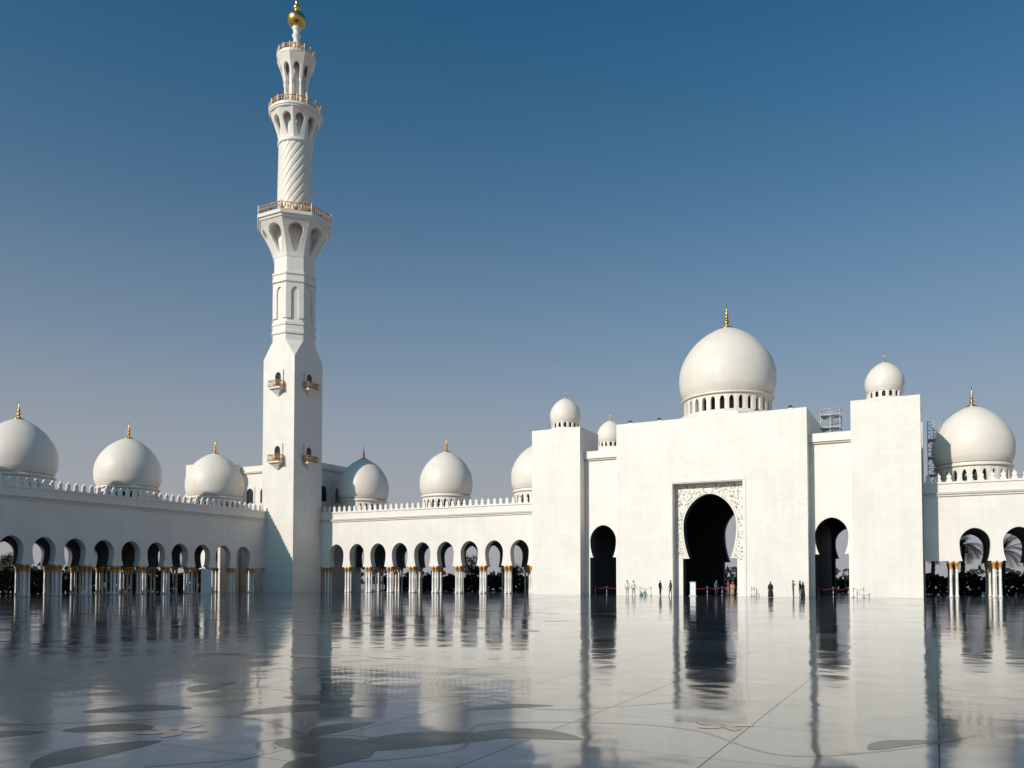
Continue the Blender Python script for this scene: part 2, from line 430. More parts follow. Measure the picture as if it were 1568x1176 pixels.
prof = [(2.62-.18*i/110, 55.4+12.6*i/110) for i in range(111)]
mb.lathe(prof, 240, MX, MY, M_DOME, True, 0, rib)
mb.lathe([(2.9,55.4),(2.9,55.9),(2.7,56.1),(2.5,56.1)], 48, MX, MY, M_WALL, True)
mb.lathe([(2.5,67.3),(2.62,67.45),(2.62,67.75),(2.45,67.9),(2.2,72)], 48, MX, MY, M_WALL, True)
flare(mb, 10, 67.6, 71.8, 2.4, 3.55, 71.3, 68.2, .66, 1.5, .4)
mb.lathe([(3.4,71.7),(3.8,71.9),(3.85,72.1),(3.95,72.15),(3.95,72.5),(1.4,72.51)], 40, MX, MY, M_WALL, False)
mb.lathe([(1.25,72.5),(1.25,80.8)], 32, MX, MY, M_WALL, True)
mb.lathe([(2.05,72.5),(2.05,72.9),(1.9,73.0),(1.3,73.0)], 32, MX, MY, M_WALL, True)
for i in range(8):
    a = pi/8+i*pi/4
    mb.lathe([(.3,73),(.3,73.2),(.2,73.3),(.2,76.9),(.32,77.15),(.32,77.3)], 10, MX+1.65*cos(a), MY+1.65*sin(a), M_WALL)
pr = [(77.3,.62),(78.6,.62)]+[(78.6+1.0*sin(pi/2*i/6), .62*cos(pi/2*i/6)) for i in range(1,7)]
pr[-1] = (79.6,0.0)
ring_arches(mb, MX, MY, 8, lambda z: 1.75+1.0*max(0,(z-77.3)/3.5)**1.4, pr, 80.8, .35, M_WALL, 0)
mb.lathe([(2.6,80.7),(2.82,80.85),(2.88,81.2),(1,81.21)], 32, MX, MY, M_WALL, False)
mb.lathe([(1.1,81.2),(.95,81.9),(.6,82.6),(.45,83.1),(.75,83.3),(.8,83.5),(.45,83.75),(.42,84.3),(.62,84.7),(.66,84.9),(.45,85.1),(.5,85.7),(.7,86.0),(.6,86.15)], 28, MX, MY, M_WALL, True)
mb.obj('tower_shaft', mina)
g = MB()
zc_, rb = 87.3, 1.38
bp = [(.5,86.05)]+[(rb*cos(t), zc_+rb*.93*sin(t)) for t in [radians(-66+12*i) for i in range(12)]]
bp += [(.45,88.6),(.3,88.75),(.42,88.95),(.55,89.2),(.5,89.45),(.25,89.7),(.2,89.85),(.3,90.05),(.22,90.3),(.1,90.5),(.03,91.9)]
g.lathe(bp, 32, MX, MY, M_GOLD, True)
g.obj('gold_finial', mina)
def balustrade(gb, n, R, z0, hgt, ph, per):
    V = [(MX+R*cos(ph+2*pi*i/n), MY+R*sin(ph+2*pi*i/n)) for i in range(n)]
    for i in range(n):
        a = V[i]; b = V[(i+1) % n]
        gb.tube((a[0],a[1],z0+hgt), (b[0],b[1],z0+hgt), .07,.07, M_GOLDP, 6)
        gb.tube((a[0],a[1],z0+.12), (b[0],b[1],z0+.12), .06,.06, M_GOLDP, 6)
        gb.tube((a[0],a[1],z0), (a[0],a[1],z0+hgt+.2), .11,.09, M_COL, 6)
        for j in range(per):
            t = (j+.5)/per; x = a[0]+(b[0]-a[0])*t; y = a[1]+(b[1]-a[1])*t
            gb.tube((x,y,z0+.1),(x,y,z0+hgt), .045,.045, M_GOLDP, 5)
            gb.ellipsoid((x,y,z0+hgt*.55),(.13,.13,.26), M_GOLDP, 6, 4)
r_ = MB()
balustrade(r_, 8, 5.62, 55.45, 1.15, pi/8, 11)
balustrade(r_, 16, 3.82, 72.5, .95, 0, 3)
balustrade(r_, 16, 2.75, 81.2, .8, 0, 2)
for i in range(16):
    a = i*pi/8; r_.box(MX+4.9*cos(a)-.16, MX+4.9*cos(a)+.16, MY+4.9*sin(a)-.16, MY+4.9*sin(a)+.16, 55.47, 56.1, M_DARK)
r_.obj('balcony_railings', mina)
def window_balcony(par, mpw, z, name):
    b = MB()
    pr = [(z+.05,.55),(z+1.7,.55)]+[(z+1.7+.65*sin(pi/2*i/6), .55*cos(pi/2*i/6)) for i in range(1,7)]; pr[-1] = (z+2.35,0.0)
    arch_bay(b, lambda s,zz,t: mpw(s,zz,-.16+t), 0, 1.9, pr, z+2.7, .155, M_WALL, None, None, (True,True))
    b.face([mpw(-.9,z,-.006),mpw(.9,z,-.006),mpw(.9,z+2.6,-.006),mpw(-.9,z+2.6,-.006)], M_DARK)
    def bx(s0,s1,t0,t1,z0,z1,mat,sh=1.0):
        P = [mpw(s0*sh,z0,t0),mpw(s1*sh,z0,t0),mpw(s1*sh,z0,t1*sh),mpw(s0*sh,z0,t1*sh),mpw(s0,z1,t0),mpw(s1,z1,t0),mpw(s1,z1,t1),mpw(s0,z1,t1)]
        for q in ((0,3,2,1),(4,5,6,7),(0,1,5,4),(1,2,6,5),(2,3,7,6),(3,0,4,7)): b.face([P[k] for k in q], mat)
    bx(-1.15,1.15,-.003,-1.05,z-.22,z,M_WALL)
    bx(-.95,.95,-.003,-.85,z-.7,z-.223,M_WALL,.55)
    bx(-.5,.5,-.003,-.45,z-1.15,z-.703,M_WALL,.3)
    pts = [(-1.08,-.02),(-1.08,-.98),(1.08,-.98),(1.08,-.02)]
    for (s0,t0),(s1,t1) in zip(pts[:-1], pts[1:]):
        b.tube(mpw(s0,z+.95,t0), mpw(s1,z+.95,t1), .06,.06, M_GOLDP, 6)
        b.tube(mpw(s0,z+.12,t0), mpw(s1,z+.12,t1), .05,.05, M_GOLDP, 6)
        m = 9 if abs(s1-s0) > 1 else 4
        for j in range(m+1):
            q = j/m; b.tube(mpw(s0+(s1-s0)*q,z,t0+(t1-t0)*q), mpw(s0+(s1-s0)*q,z+.95,t0+(t1-t0)*q), .04,.04, M_GOLDP, 5)
    b.obj(name, par)
for z in (19.1, 30.0):
    window_balcony(mina, lambda s,zz,t: (MX+s, MY-3+t, zz), z, 'window_balcony')
    window_balcony(mina, lambda s,zz,t: (MX+3-t, MY+s, zz), z, 'window_balcony')

# ------------------------------------------------------------------ corner building
cb = empty('corner_building')
b = MB()
x0,x1,y0,y1,zt = -107.5,-84.0,95.2,107.0,20.0
b.box(x0,x1,y0,y1,0,zt-1.2,M_WALL); b.box(x0-.25,x1+.25,y0-.25,y1+.25,zt-1.197,zt-.9,M_TRIM); b.box(x0,x1,y0,y1,zt-.897,zt,M_WALL)
b.box(-106.9,-99,91.0,94.94,0,20.3,M_WALL)
b.obj('walls', cb)
b = MB()
def blind_window(b, mpw, z, w=.75, hh=2.4):
    pr = [(z,w),(z+hh-.8,w)]+[(z+hh-.8+.8*sin(pi/2*i/6), w*cos(pi/2*i/6)) for i in range(1,7)]; pr[-1]=(z+hh,0.0)
    arch_bay(b, lambda s,zz,t: mpw(s,zz,-.12+t), 0, 2*w+.5, pr, z+hh+.3, .115, M_WALL, None, None, (True,True))
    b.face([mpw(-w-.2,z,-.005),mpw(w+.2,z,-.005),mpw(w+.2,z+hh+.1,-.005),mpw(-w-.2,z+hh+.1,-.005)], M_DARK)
for xx in (-97,-94,-91,-88):
    blind_window(b, lambda s,zz,t,xx=xx: (xx+s, 95.2+t, zz), 14.0)
for yy in (97.5,101,104.5):
    blind_window(b, lambda s,zz,t,yy=yy: (x1-t, yy+s, zz), 14.0)
b.obj('windows', cb)

# ------------------------------------------------------------------ gateway
gate = empty('mosque_gateway')
GC = -22.45
b = MB()
mpY = lambda Y: (lambda s,z,t: (s, Y+t, z))
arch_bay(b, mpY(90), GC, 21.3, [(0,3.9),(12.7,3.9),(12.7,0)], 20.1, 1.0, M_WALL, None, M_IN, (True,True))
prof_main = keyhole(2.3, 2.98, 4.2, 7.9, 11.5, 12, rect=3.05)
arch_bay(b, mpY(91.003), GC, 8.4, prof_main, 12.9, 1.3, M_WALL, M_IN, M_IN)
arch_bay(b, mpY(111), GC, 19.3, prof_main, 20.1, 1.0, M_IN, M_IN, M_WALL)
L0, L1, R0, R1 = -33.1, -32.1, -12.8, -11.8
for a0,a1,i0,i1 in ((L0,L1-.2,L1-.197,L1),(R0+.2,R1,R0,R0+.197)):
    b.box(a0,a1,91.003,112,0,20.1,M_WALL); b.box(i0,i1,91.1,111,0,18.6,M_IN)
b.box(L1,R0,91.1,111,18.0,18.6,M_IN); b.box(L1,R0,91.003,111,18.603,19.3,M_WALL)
b.obj('central_block', gate)
b = MB()
b.lathe([(6.2,19.3),(6.2,21.5),(6.0,21.6)], 8, GC, 101, M_WALL, False, pi/8)
b.obj('dome_plinth', gate)
b = MB()
for x0_ in (-44.2, -7.5):
    for y0_ in (90, 106):
        b.box(x0_, x0_+6.45, y0_, y0_+6, 0, 20.3, M_WALL)
        b.box(x0_+1.6, x0_+4.8, y0_+1.4, y0_+4.6, 20.303, 20.6, M_WALL)
    b.box(x0_+.2, x0_+6.2, 96.003, 105.997, 0, 17.0, M_WALL)
b.obj('corner_towers', gate)
b = MB()
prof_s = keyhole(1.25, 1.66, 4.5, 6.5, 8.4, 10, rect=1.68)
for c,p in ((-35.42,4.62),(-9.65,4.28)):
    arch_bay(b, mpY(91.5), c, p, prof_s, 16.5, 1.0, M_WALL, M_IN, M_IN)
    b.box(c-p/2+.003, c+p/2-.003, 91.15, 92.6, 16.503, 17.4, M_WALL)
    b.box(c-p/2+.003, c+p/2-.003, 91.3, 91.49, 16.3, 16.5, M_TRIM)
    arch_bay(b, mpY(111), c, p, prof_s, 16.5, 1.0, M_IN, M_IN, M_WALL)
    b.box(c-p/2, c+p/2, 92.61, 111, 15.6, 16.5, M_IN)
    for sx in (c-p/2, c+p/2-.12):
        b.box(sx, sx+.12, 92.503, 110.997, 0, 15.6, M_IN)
b.obj('side_bays', gate)
b = MB()
for s0,s1,z0,z1 in ((-4.25,-3.95,0,13.1),(3.95,4.25,0,13.1),(-3.947,3.947,12.8,13.1)):
    b.box(GC+s0,GC+s1,89.93,89.997,z0,z1,M_WALL)
b.obj('portal_frame', gate)
b = MB(); rnd = random.Random(3)
def leaf2d(b, cx, cz, ang, ln, wd, Y, mat):
    pts = []
    for i in range(8):
        t = 2*pi*i/8; x = ln*cos(t); z = wd*sin(t)
        pts.append((cx+x*cos(ang)-z*sin(ang), Y, cz+x*sin(ang)+z*cos(ang)))
    b.face(pts, mat)
def prof_w(z):
    for (z0,w0),(z1,w1) in zip(prof_main[:-1],prof_main[1:]):
        if z0 <= z <= z1 and z1 > z0: return w0+(w1-w0)*(z-z0)/(z1-z0)
    return 0
cnt = 0
while cnt < 320:
    s = rnd.uniform(-3.75,3.75); z = rnd.uniform(4.0,12.55)
    if abs(s) < prof_w(z)+.25: continue
    leaf2d(b, GC+s, z, rnd.uniform(0,pi), rnd.uniform(.06,.17), rnd.uniform(.03,.07), 90.998-.0001*cnt/10, M_INL); cnt += 1
# band that follows the arch
pp = [(w_+.17, z_) for z_, w_ in prof_main[2:]]
for (a,c),(d,f) in zip(pp[:-1],pp[1:]):
    for sg in (-1,1):
        b.face([(GC+sg*a,90.99,c),(GC+sg*(a+.06),90.99,c+.02),(GC+sg*(d+.06),90.99,f+.04),(GC+sg*d,90.99,f)], M_TRIM)
b.obj('portal_inlay', gate, recalc=False)
b = MB()
for x in (-31.5,-28,-17,-13.5):
    b.box(x-.15,x+.15,90.3,90.6,20.1,20.25,M_STEEL); b.box(x-.2,x+.2,90.25,90.55,20.253,20.5,M_DARK)
b.obj('roof_floodlights', gate)
make_dome('dome', gate, GC-.1, 101, 21.6, 24.3, 5.85, 8.9, 3.0, 30)
for x,y in ((-41.0,93),(-4.4,93),(-41.0,109),(-4.4,109)):
    make_dome('dome', gate, x, y, 20.6, 21.6, 1.92, 3.1, .95, 16)

# ------------------------------------------------------------------ ground
b = MB()
b.box(-101,110,-70,112.5,-.3,0,M_FLOOR)
b.obj('courtyard_floor')
b = MB(); b.face([(-3500,-3500,-.12),(3500,-3500,-.12),(3500,3500,-.12),(-3500,3500,-.12)], M_SAND); b.obj('desert_ground')

inl = empty('floral_inlay')
def ribbon(b, pts, w, z, mat):
    P = []
    for i in range(len(pts)-1):
        p0 = Vector(pts[max(i-1,0)]); p1 = Vector(pts[i]); p2 = Vector(pts[i+1]); p3 = Vector(pts[min(i+2,len(pts)-1)])
        for j in range(12):
            t = j/12
            P.append(.5*((2*p1)+(-p0+p2)*t+(2*p0-5*p1+4*p2-p3)*t*t+(-p0+3*p1-3*p2+p3)*t**3))
    P.append(Vector(pts[-1]))
    pv = None
    for i in range(len(P)):
        d = (P[min(i+1,len(P)-1)]-P[max(i-1,0)]).normalized(); n = Vector((-d.y,d.x))*w/2
        q = ((P[i]+n).x,(P[i]+n).y,z), ((P[i]-n).x,(P[i]-n).y,z)
        if pv: b.face([pv[0],q[0],q[1],pv[1]][::-1], mat)
        pv = q
    return P
LZ = [0.0016]
def leaf(b, c, ang, ln, wd, z, mat):
    LZ[0] += .00003
    z = LZ[0] + (.0012 if mat in (M_PEACH, M_STEM) else 0)
    L_, R_ = [], []
    for i in range(15):
        t = i/14; w = wd*sin(pi*t)**.7*(1-.25*t); cv = .12*ln*sin(pi*t)
        for lst, sg in ((L_,1),(R_,-1)):
            x = (t-.5)*ln; y = cv+sg*w/2
            lst.append((c[0]+x*cos(ang)-y*sin(ang), c[1]+x*sin(ang)+y*cos(ang), z))
    b.face(R_+L_[::-1][1:-1], mat)
bs, bl, bf = MB(), MB(), MB()
for c,a,l,w_ in (((-4.85,7.38),.9,2.0,.95),((-4.1,8.2),.2,1.3,.7),((-5.7,6.6),-.2,1.5,.9),((-5.2,6.1),1.2,.9,.6),((-7.56,8.46),.9,1.7,.7),
                 ((-8.1,9.3),.1,1.2,.6),((-9.57,7.41),.7,1.4,.7),((-5.2,9.9),.8,1.3,.45),((-7.5,5.4),1.6,1.5,.7),((-8.6,6.3),.6,1.1,.6),
                 ((-.3,9.6),.9,1.1,.35),((-10.5,9.6),1.9,1.3,.6),((-6.2,7.6),1.5,1.1,.5),((-9.4,5.3),1.1,1.3,.6)):
    leaf(bl,c,a,l,w_,0,M_LEAFI)
for k,(fx,fy,r) in enumerate(((-2.3,9.9,.36),(-7.9,6.6,.42),(-11.5,12.5,.5))):
    for i in range(5):
        a = i*pi*2/5+.3; leaf(bf,(fx+r*.55*cos(a),fy+r*.55*sin(a)),a,r,.6*r,0,M_PEACH)
    leaf(bf,(fx,fy),0,r*.35,r*.35,0,M_STEM)
vines = [[(-12,4.5),(-9.6,6.2),(-8,7.6),(-6.2,7.0),(-5.2,6.2),(-4.4,7.2),(-4.9,8.6),(-3.6,9.4),(-2.5,9.4),(-1.4,8.5),(-.4,9.3),(.4,10.6)],
         [(-14,9),(-11.5,8.6),(-9.6,9.8),(-7.8,9.3),(-6.2,10.6),(-4.7,10.0),(-3.2,11.6)],
         [(-6.6,5.2),(-6.0,6.0),(-6.5,6.6),(-5.9,7.3),(-5.0,7.2)]]
for k,v in enumerate(vines): ribbon(bs, v, .05, .001+.0001*k, M_STEM)
rnd = random.Random(11)
for r in range(5):
    y = 14+r*6.3; pts = []
    x = -34-r*4
    while x < -9-r:
        pts.append((x, y+rnd.uniform(-1.5,1.5))); x += rnd.uniform(2.2,3.6)
    P = ribbon(bs, pts, .06, .0013+.00005*r, M_STEM)
    for i in range(6, len(P), 8):
        leaf(bl,(P[i].x+rnd.uniform(-.5,.5),P[i].y+rnd.uniform(-.5,.5)),rnd.uniform(0,pi),rnd.uniform(.9,1.8),rnd.uniform(.5,.9),0,M_LEAFI if rnd.random()<.8 else M_PEACH)
bs.obj('stems',inl,recalc=False); bl.obj('leaves',inl,recalc=False); bf.obj('petals',inl,recalc=False)

# ------------------------------------------------------------------ scaffolds
def scaffold(x0,x1,y0,y1,z0,z1,nz):
    e = empty('scaffold_tower'); b = MB()
    for x in (x0,(x0+x1)/2,x1):
        for y in (y0,y1): b.tube((x,y,z0),(x,y,z1),.045,.045,M_SCAF,6)
    for i in range(nz+1):
        z = z0+(z1-z0-.1)*i/nz
        for y in (y0,y1): b.tube((x0,y,z),(x1,y,z),.035,.035,M_SCAF,6)
        for x in (x0,x1): b.tube((x,y0,z),(x,y1,z),.035,.035,M_SCAF,6)
        if i < nz:
            zz = z0+(z1-z0-.1)*(i+1)/nz
            b.tube((x0,y0,z),(x1,y0,zz),.03,.03,M_SCAF,6); b.tube((x1,y1,z),(x0,y1,zz),.03,.03,M_SCAF,6)
            if i % 2: b.box(x0,x1,y0,y1,z+.05,z+.1,M_SCAF)
    b.obj('pipes_and_boards', e)
scaffold(-11.0,-9.0,95,97,16.5,20.8,6)
scaffold(-.5,.7,99.5,101.5,10.3,19.2,9)

# ------------------------------------------------------------------ barriers, sign, sunlit-patch slab
def barrier(pts, rope=M_ROPE):
    e = empty('rope_barrier'); b = MB()
    for x,y in pts:
        b.lathe([(.17,0),(.17,.03),(.04,.06),(.03,.92),(.05,.94),(.06,.99),(.03,1.04)],12,x,y,M_STEEL)
    for (a,c),(d,f) in zip(pts[:-1],pts[1:]):
        pr_ = None
        for i in range(9):
            t=i/8; q=(a+(d-a)*t, c+(f-c)*t, .92-.18*sin(pi*t))
            if pr_: b.tube(pr_,q,.022,.022,rope,6)
            pr_=q
    b.obj('posts_and_rope', e)
barrier([(-29.5,87.6),(-28.3,87.9)]); barrier([(-17.4,88.6),(-17.3,89.6)])
barrier([(-7.4,89.2),(-6.4,88.8)])
barrier([(-37,92.9),(-35.5,92.9),(-34,92.9)]); barrier([(-11.2,92.9),(-9.7,92.9),(-8.2,92.9)])
barrier([(-25,93.2),(-23.3,93.2),(-21.6,93.2),(-19.9,93.2)])
def sign_or_lit_slab(x,y,w,h_,ang):
    e = empty('sign_or_sunlit_slab',(x,y,0)); e.rotation_euler[2]=ang
    b = MB()
    b.box(-w/2,w/2,-.12,.12,.12,h_,M_WHITE); b.box(-w/2-.1,w/2+.1,-.25,.25,0,.117,M_STEEL)
    b.box(-w/2-.04,w/2+.04,-.15,.15,h_+.003,h_+.08,M_STEEL)
    for i in range(4): b.box(-w*.36,w*(.3-.08*(i%2)),-.126,-.123,h_*.75-i*.12,h_*.75-i*.12+.04,M_STEEL)
    b.obj('board', e)
sign_or_lit_slab(-23.8,88.9,.6,1.5,0)
sign_or_lit_slab(-85.6,76.4,1.3,3.2,radians(35))  # added white slab, stands in for a sunlit patch of arcade pier

# ------------------------------------------------------------------ people
M_SKIN = simple('skin',(0.35,0.2,0.13),.5); M_HAIR = simple('hair',(0.015,0.012,0.01),.5)
M_BLACK = simple('black_cloth',(0.012,0.012,0.014),.8,0,.3); M_SHOE = simple('shoe_leather',(0.03,0.02,0.015),.5)
M_EYE = simple('eye',(0.02,0.015,0.01),.2); M_LIP = simple('lips',(0.3,0.12,0.1),.5)
def cloth(n,c): return simple(n,c,.85,0,.15,8)
C_WHITE=cloth('white_shirt',(.75,.75,.74)); C_NAVY=cloth('navy_cloth',(.02,.03,.07)); C_GREY=cloth('grey_cloth',(.2,.2,.2))
C_BLUE=cloth('blue_cloth',(.05,.13,.35)); C_RED=cloth('red_cloth',(.4,.05,.04)); C_TAN=cloth('tan_cloth',(.4,.3,.2)); C_DENIM=cloth('denim',(.04,.06,.12))

def hands(mb, w, d, s, sg):
    d = Vector(d).normalized(); side = Vector((1,0,0))
    side = (side-d*side.dot(d)).normalized(); nrm = d.cross(side).normalized()
    w = Vector(w)
    for o in (-.022,0,.022):
        mb.tube(w-d*.015, w+d*.085*s+side*o*s, .017*s, .015*s, M_SKIN, 8)
    for i,(off,ln) in enumerate(((.03,.066),(.01,.078),(-.01,.072),(-.029,.055))):
        a = w+d*.078*s+side*off*s
        m = a+d*ln*.55*s; e = m+(d*.85-nrm*.5*sg)*ln*.5*s
        mb.tube(a,m,.0095*s,.009*s,M_SKIN,6); mb.tube(m,e,.009*s,.007*s,M_SKIN,6)
    a = w+d*.025*s+side*.02*s; m = a+(side*.8+d*.7)*.035*s; mb.tube(a,m,.012*s,.011*s,M_SKIN,6); mb.tube(m,m+(d+side*.2)*.03*s,.011*s,.008*s,M_SKIN,6)

def head(mb, c, s, hair=True, scarf=None):
    x,y,z = c
    mb.ellipsoid((x,y,z),(.095*s,.075*s,.118*s),M_SKIN,16,12)
    mb.ellipsoid((x+.03*s,y,z-.055*s),(.06*s,.055*s,.06*s),M_SKIN,12,8)
    mb.tube((x+.08*s,y,z+.015*s),(x+.112*s,y,z-.025*s),.008*s,.017*s,M_SKIN,6)
    for sg in (-1,1):
        mb.ellipsoid((x+.086*s,y+sg*.03*s,z+.01*s),(.01*s,.013*s,.008*s),M_EYE,8,6)
        if not scarf: mb.ellipsoid((x,y+sg*.076*s,z-.005*s),(.02*s,.01*s,.032*s),M_SKIN,8,6)
        mb.tube((x+.09*s,y+sg*.015*s,z+.032*s),(x+.082*s,y+sg*.048*s,z+.03*s),.005*s,.004*s,M_HAIR,5)
    mb.ellipsoid((x+.084*s,y,z-.058*s),(.009*s,.024*s,.008*s),M_LIP,8,6)
    if scarf:
        mb.ellipsoid((x-.028*s,y,z+.012*s),(.108*s,.096*s,.135*s),scarf,14,10)
        mb.lathe([(.075*s,z-.06*s),(.085*s,z-.12*s),(.12*s,z-.17*s),(.185*s,z-.23*s),(.2*s,z-.28*s)],14,x-.02*s,y,scarf,cap=False)
    elif hair:
        mb.ellipsoid((x-.026*s,y,z+.034*s),(.093*s,.082*s,.102*s),M_HAIR,14,10)

def person(name, x, y, face, H, shirt, trousers, pose=0, sleeves=False, dress=False, scarf=None):
    e = empty(name,(x,y,0)); e.rotation_euler[2] = face
    s = H/1.75
    if dress:
        b = MB()
        def fold(r,a,z): return r*(1+.05*sin(9*a+z*1.3)*max(0,1-z/(1.3*s)))*(1-.22*abs(cos(a)))
        b.lathe([(.30*s,.02),(.285*s,.3*s),(.25*s,.7*s),(.215*s,.95*s),(.205*s,1.1*s),(.215*s,1.3*s),(.2*s,1.38*s),(.13*s,1.45*s),(.06*s,1.5*s)],36,0,0,shirt,True,0,fold)
        for sg in (-1,1):
            sh=(0,sg*.17*s,1.35*s); el=(-.02*s,sg*.25*s,1.1*s); wr=(.14*s,sg*.2*s,.92*s)
            b.ellipsoid(sh,(.068*s,.068*s,.068*s),shirt,10,8)
            b.tube(sh,el,.065*s,.06*s,shirt,10); b.tube(el,wr,.06*s,.075*s,shirt,10); b.ellipsoid(el,(.06*s,.06*s,.06*s),shirt,8,6)
            hands(b,wr,(.5,0,-.8),s,sg)
            b.ellipsoid((.1*s,sg*.09*s,.03*s),(.12*s,.045*s,.03*s),M_SHOE,10,6)
        head(b,(.01*s,0,1.62*s),s,True,scarf)
        b.obj('figure',e); return
    st = (.12,-.1) if pose==1 else (.02,-.02)
    V=[(0,0,.95),(0,0,1.12),(0,0,1.32),(0,0,1.46),(.01,0,1.55)]
    Rr=[(.15,.11),(.135,.10),(.165,.105),(.075,.07),(.052,.05)]
    E=[(0,1),(1,2),(2,3),(3,4)]
    for i,sg in enumerate((-1,1)):
        n=len(V); sx=st[i]
        V+=[(0,sg*.09,.9),(sx*.6+.02,sg*.105,.5),(sx,sg*.11,.09),(sx+.14,sg*.125,.035)]
        Rr+=[(.09,.09),(.06,.06),(.042,.042),(.035,.03)]
        E+=[(0,n),(n,n+1),(n+1,n+2),(n+2,n+3)]
        n=len(V)
        if pose==2 and sg==1: arm=[(0,sg*.17,1.42),(.03,sg*.24,1.17),(.22,sg*.16,1.3)]
        elif pose==1: arm=[(0,sg*.18,1.42),(-.02-sg*.05,sg*.25,1.14),(.06-sg*.12,sg*.26,.9)]
        else: arm=[(0,sg*.18,1.42),(-.02,sg*.235,1.14),(.05,sg*.24,.89)]
        V+=arm; Rr+=[(.062,.06),(.044,.044),(.03,.03)]
        E+=[(3,n),(n,n+1),(n+1,n+2)]
    me=bpy.data.meshes.new('body'); me.from_pydata([Vector(v)*s for v in V],E,[])
    o=bpy.data.objects.new('body',me); scene.collection.objects.link(o)
    sk=o.modifiers.new('s','SKIN')
    for i,r in enumerate(Rr):
        me.skin_vertices[0].data[i].radius=(r[0]*s,r[1]*s)
        me.skin_vertices[0].data[i].use_root=(i==0)
    su=o.modifiers.new('u','SUBSURF'); su.levels=2; su.render_levels=2
    dg=bpy.context.evaluated_depsgraph_get(); dg.update()
    m2=bpy.data.meshes.new_from_object(o.evaluated_get(dg)); bpy.data.objects.remove(o)
    m2.materials.clear()
    for m in (M_SKIN,shirt,trousers,M_SHOE): m2.materials.append(m)
    wr=[Vector(V[11])*s, Vector(V[-1])*s]; el=[Vector(V[10])*s,Vector(V[-2])*s]
    for p in m2.polygons:
        c=p.center; p.use_smooth=True
        if c.z>1.49*s and abs(c.y)<.085*s: k=0
        elif c.z<.085*s: k=3
        elif abs(c.y)>.2*s and c.z<1.2*s and not sleeves: k=0
        elif abs(c.y)>.185*s and c.z>.8*s: k=1
        elif c.z>.93*s: k=1
        else: k=2
        p.material_index=k
    bo=bpy.data.objects.new('body',m2); scene.collection.objects.link(bo); bo.parent=e
    b=MB()
    for i in (0,1):
        dd=(wr[i]-el[i]); hands(b,wr[i],dd,s,(-1,1)[i])
    head(b,(.015*s,0,1.63*s),s,True,scarf)
    b.obj('head_and_hands',e)
FW=radians(-90)
person('man_in_white_shirt',-31.0,87.6,FW+.5,1.76,C_WHITE,C_TAN,0)
person('man_in_white_shirt',-30.4,88.0,FW+2.6,1.7,C_WHITE,C_GREY,1)
person('man_in_dark_clothes',-26.9,86.8,FW+1.2,1.72,M_BLACK,M_BLACK,0,True)
person('man_in_dark_clothes',-26.0,87.7,FW-1.0,1.75,C_NAVY,M_BLACK,1,True)
person('woman_in_black_abaya',-15.1,86.6,FW+.2,1.62,M_BLACK,M_BLACK,dress=True,scarf=M_BLACK)
person('man_in_grey_shirt',-13.1,88.2,FW+1.8,1.75,C_GREY,C_DENIM,2)
person('man_in_dark_clothes',-12.4,88.0,FW-1.6,1.72,C_NAVY,C_DENIM,0,True)
person('woman_in_black_abaya',-12.0,87.1,FW-.8,1.58,M_BLACK,M_BLACK,dress=True,scarf=M_BLACK)
person('man_in_blue_shirt',-22.6,94.6,FW+.9,1.74,C_BLUE,C_DENIM,0)
person('man_in_red_shirt',-21.4,95.5,FW-.9,1.7,C_RED,C_GREY,2)
person('woman_in_tan_coat',-20.7,94.4,FW,1.62,C_TAN,C_TAN,dress=True,scarf=C_RED)
person('man_in_white_shirt',-20.5,99.0,FW+2.8,1.74,C_WHITE,C_NAVY,1)
person('woman_in_black_abaya',-21.9,100.5,FW+.3,1.6,M_BLACK,M_BLACK,dress=True,scarf=M_BLACK)
person('man_in_white_shirt',-84.0,60.5,.4,1.74,C_WHITE,C_GREY,1)
person('man_in_dark_clothes',-84.6,70.2,.9,1.74,M_BLACK,C_DENIM,0,True)

# ------------------------------------------------------------------ trees
def palm(x,y,h_,seed):
    r=random.Random(seed); e=empty('palm_tree',(x,y,-.12)); b=MB()
    pts=[Vector((.3*sin(i/10*1.4)*r.uniform(.8,1.2),.2*i/10,h_*i/12)) for i in range(13)]
    for i in range(12):
        b.tube(pts[i],pts[i+1],.32-.1*i/12+.04,.27-.1*i/12,M_TRUNK,10)
    b.obj('trunk',e)
    b=MB(); top=pts[-1]
    for k in range(38):
        a=r.uniform(0,2*pi); up=r.uniform(-.5,1.25); L_=r.uniform(2.6,3.6)
        d=Vector((cos(a)*cos(up),sin(a)*cos(up),sin(up))); prev=top.copy()
        side=Vector((-sin(a),cos(a),0))
        for j in range(14):
            nx=prev+d*L_/14
            b.tube(prev,nx,.03*(1-j/16),.03*(1-(j+1)/16),M_FROND,4)
            if j>1:
                ll=.75*sin(pi*(j+1)/17)+.12
                for sg in (-1,1):
                    for q in (0,.5):
                        bs_=prev+(nx-prev)*q; tip=bs_+side*sg*ll*.8+d*ll*.45+Vector((0,0,-ll*.25+r.uniform(-.1,.1)))
                        b.face([bs_-d*.03,bs_+d*.04,tip],M_FROND)
            d=(d+Vector((0,0,-.11))).normalized(); prev=nx
    b.obj('fronds',e,recalc=False)
palm(2.9,118,6.4,1); palm(7.5,121,5.6,2); palm(12,117,7.0,3); palm(-.5,126,6.4,4); palm(16,124,6.4,5)
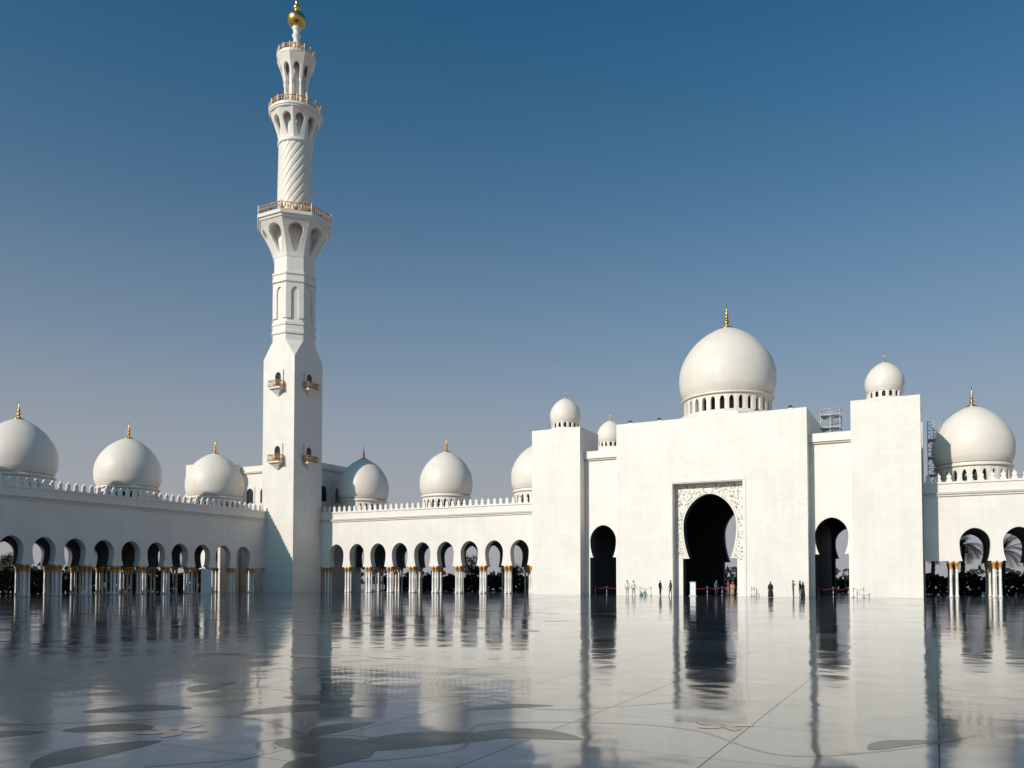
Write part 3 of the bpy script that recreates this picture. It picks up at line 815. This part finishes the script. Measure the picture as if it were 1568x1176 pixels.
def tree(x,y,h_,R,seed):
    r=random.Random(seed); e=empty('broadleaf_tree',(x,y,-.12)); b=MB()
    b.tube((0,0,0),(.1,0,h_*.4),.22,.15,M_TRUNK,8)
    cl=[]
    for k in range(9):
        a=r.uniform(0,2*pi); c=Vector((cos(a)*R*r.uniform(.2,.75),sin(a)*R*r.uniform(.2,.75),h_*r.uniform(.5,.9)))
        b.tube((.1,0,h_*.38),c,.1,.03,M_TRUNK,6); cl.append((c,R*r.uniform(.3,.5)))
    b.obj('trunk_and_limbs',e); b=MB()
    for c,rr in cl:
        for i in range(230):
            v=Vector((r.gauss(0,1),r.gauss(0,1),r.gauss(0,.8))).normalized()*rr*r.uniform(.4,1.1)
            p=c+v; u=Vector((r.gauss(0,1),r.gauss(0,1),r.gauss(0,1))).normalized(); w=u.orthogonal().normalized()
            b.face([p-u*.14,p+w*.07,p+u*.14,p-w*.07],M_LEAF)
    b.obj('crown',e,recalc=False)
tree(-70,120,6,2.6,5); tree(-63.5,122,5.5,2.4,6); tree(-52,124,6,2.5,7)
tree(-112,66,5.5,2.6,8); tree(-114,50,5.5,2.6,9); tree(-116,40,6,2.7,10)
r=random.Random(5)
def hedge(x0,y0,x1,y1,h_,n=3500):
    b=MB()
    for i in range(n):
        t=r.random(); p=Vector((x0+(x1-x0)*t+r.gauss(0,.35),y0+(y1-y0)*t+r.gauss(0,.35),-.1+h_*r.random()**.8*(1+.12*sin(t*60))))
        u=Vector((r.gauss(0,1),r.gauss(0,1),r.gauss(0,1))).normalized(); w=u.orthogonal().normalized()
        b.face([p-u*.35,p+w*.25,p+u*.35,p-w*.25],M_LEAF)
    b.obj('hedge',recalc=False)
hedge(-102.5,0,-102.5,94,3.2,8500); hedge(-83,112.5,-45,112.5,2.4); hedge(-2,113,40,113,2.4)
hedge(-44,128,-4,128,2.0,2500)
b=MB()
for i in range(6000):
    t=r.random()*2*pi*.45+pi*.38; D=420+r.gauss(0,12)
    p=Vector((D*cos(t),D*sin(t),r.random()**1.5*(7+3*sin(t*23)+2*sin(t*71))))
    u=Vector((r.gauss(0,1),r.gauss(0,1),r.gauss(0,1))).normalized(); w=u.orthogonal().normalized()
    b.face([p-u*1.8,p+w*1.1,p+u*1.8,p-w*1.1],M_LEAF)
b.obj('distant_trees',recalc=False)

# ------------------------------------------------------------------ light and sky
w = bpy.data.worlds.new('World'); scene.world = w; w.use_nodes = True
nt = w.node_tree; bg = nt.nodes['Background']; L = nt.links
sky = nt.nodes.new('ShaderNodeTexSky'); sky.sky_type = 'NISHITA'; sky.sun_disc = False
sd = Vector((-SX,-SY,-SZ)).normalized()
sky.sun_elevation = math.asin(sd.z)
sky.sun_rotation = math.atan2(sd.x, sd.y)
sky.air_density = 1.0; sky.dust_density = 2.0; sky.ozone_density = 2.5
tint = nt.nodes.new('ShaderNodeVectorMath'); tint.operation = 'MULTIPLY'; tint.inputs[1].default_value = (.20,.86,1.02)
L.new(sky.outputs[0], tint.inputs[0])
tc = nt.nodes.new('ShaderNodeTexCoord'); sp = nt.nodes.new('ShaderNodeSeparateXYZ'); L.new(tc.outputs['Generated'], sp.inputs[0])
cr = nt.nodes.new('ShaderNodeValToRGB'); L.new(sp.outputs[2], cr.inputs[0])
el = cr.color_ramp.elements
el[0].position = 0.0; el[0].color = (.94,.94,.94,1)
el[1].position = .60; el[1].color = (0,0,0,1)
for p,v in ((.08,.90),(.16,.76),(.27,.42),(.42,.12)):
    e_ = el.new(p); e_.color = (v,v,v,1)
cr.color_ramp.interpolation = 'B_SPLINE'
mix = nt.nodes.new('ShaderNodeMix'); mix.data_type = 'RGBA'
L.new(cr.outputs[0], mix.inputs[0]); L.new(tint.outputs[0], mix.inputs[6]); mix.inputs[7].default_value = (4.7,4.5,4.8,1)
L.new(mix.outputs[2], bg.inputs[0]); bg.inputs[1].default_value = 0.085
sl = bpy.data.lights.new('sun','SUN'); sl.energy = 3.65; sl.angle = radians(.5); sl.color = (1.0,.91,.81)
so = bpy.data.objects.new('sun', sl); scene.collection.objects.link(so)
so.rotation_euler = Vector((SX,SY,SZ)).to_track_quat('-Z','Y').to_euler(); so.location = (-40,-60,80)

# ------------------------------------------------------------------ camera
cam = bpy.data.cameras.new('camera'); co = bpy.data.objects.new('camera', cam); scene.collection.objects.link(co)
cam.sensor_width = 36; cam.lens = 28.47; cam.clip_end = 8000; cam.clip_start = .1
cam.shift_y = .164
co.location = (0,0,1.75); co.rotation_euler = (radians(90+2.0), 0, radians(27.58))
scene.camera = co
scene.view_settings.view_transform = 'Standard'; scene.view_settings.look = 'None'; scene.view_settings.exposure = 0
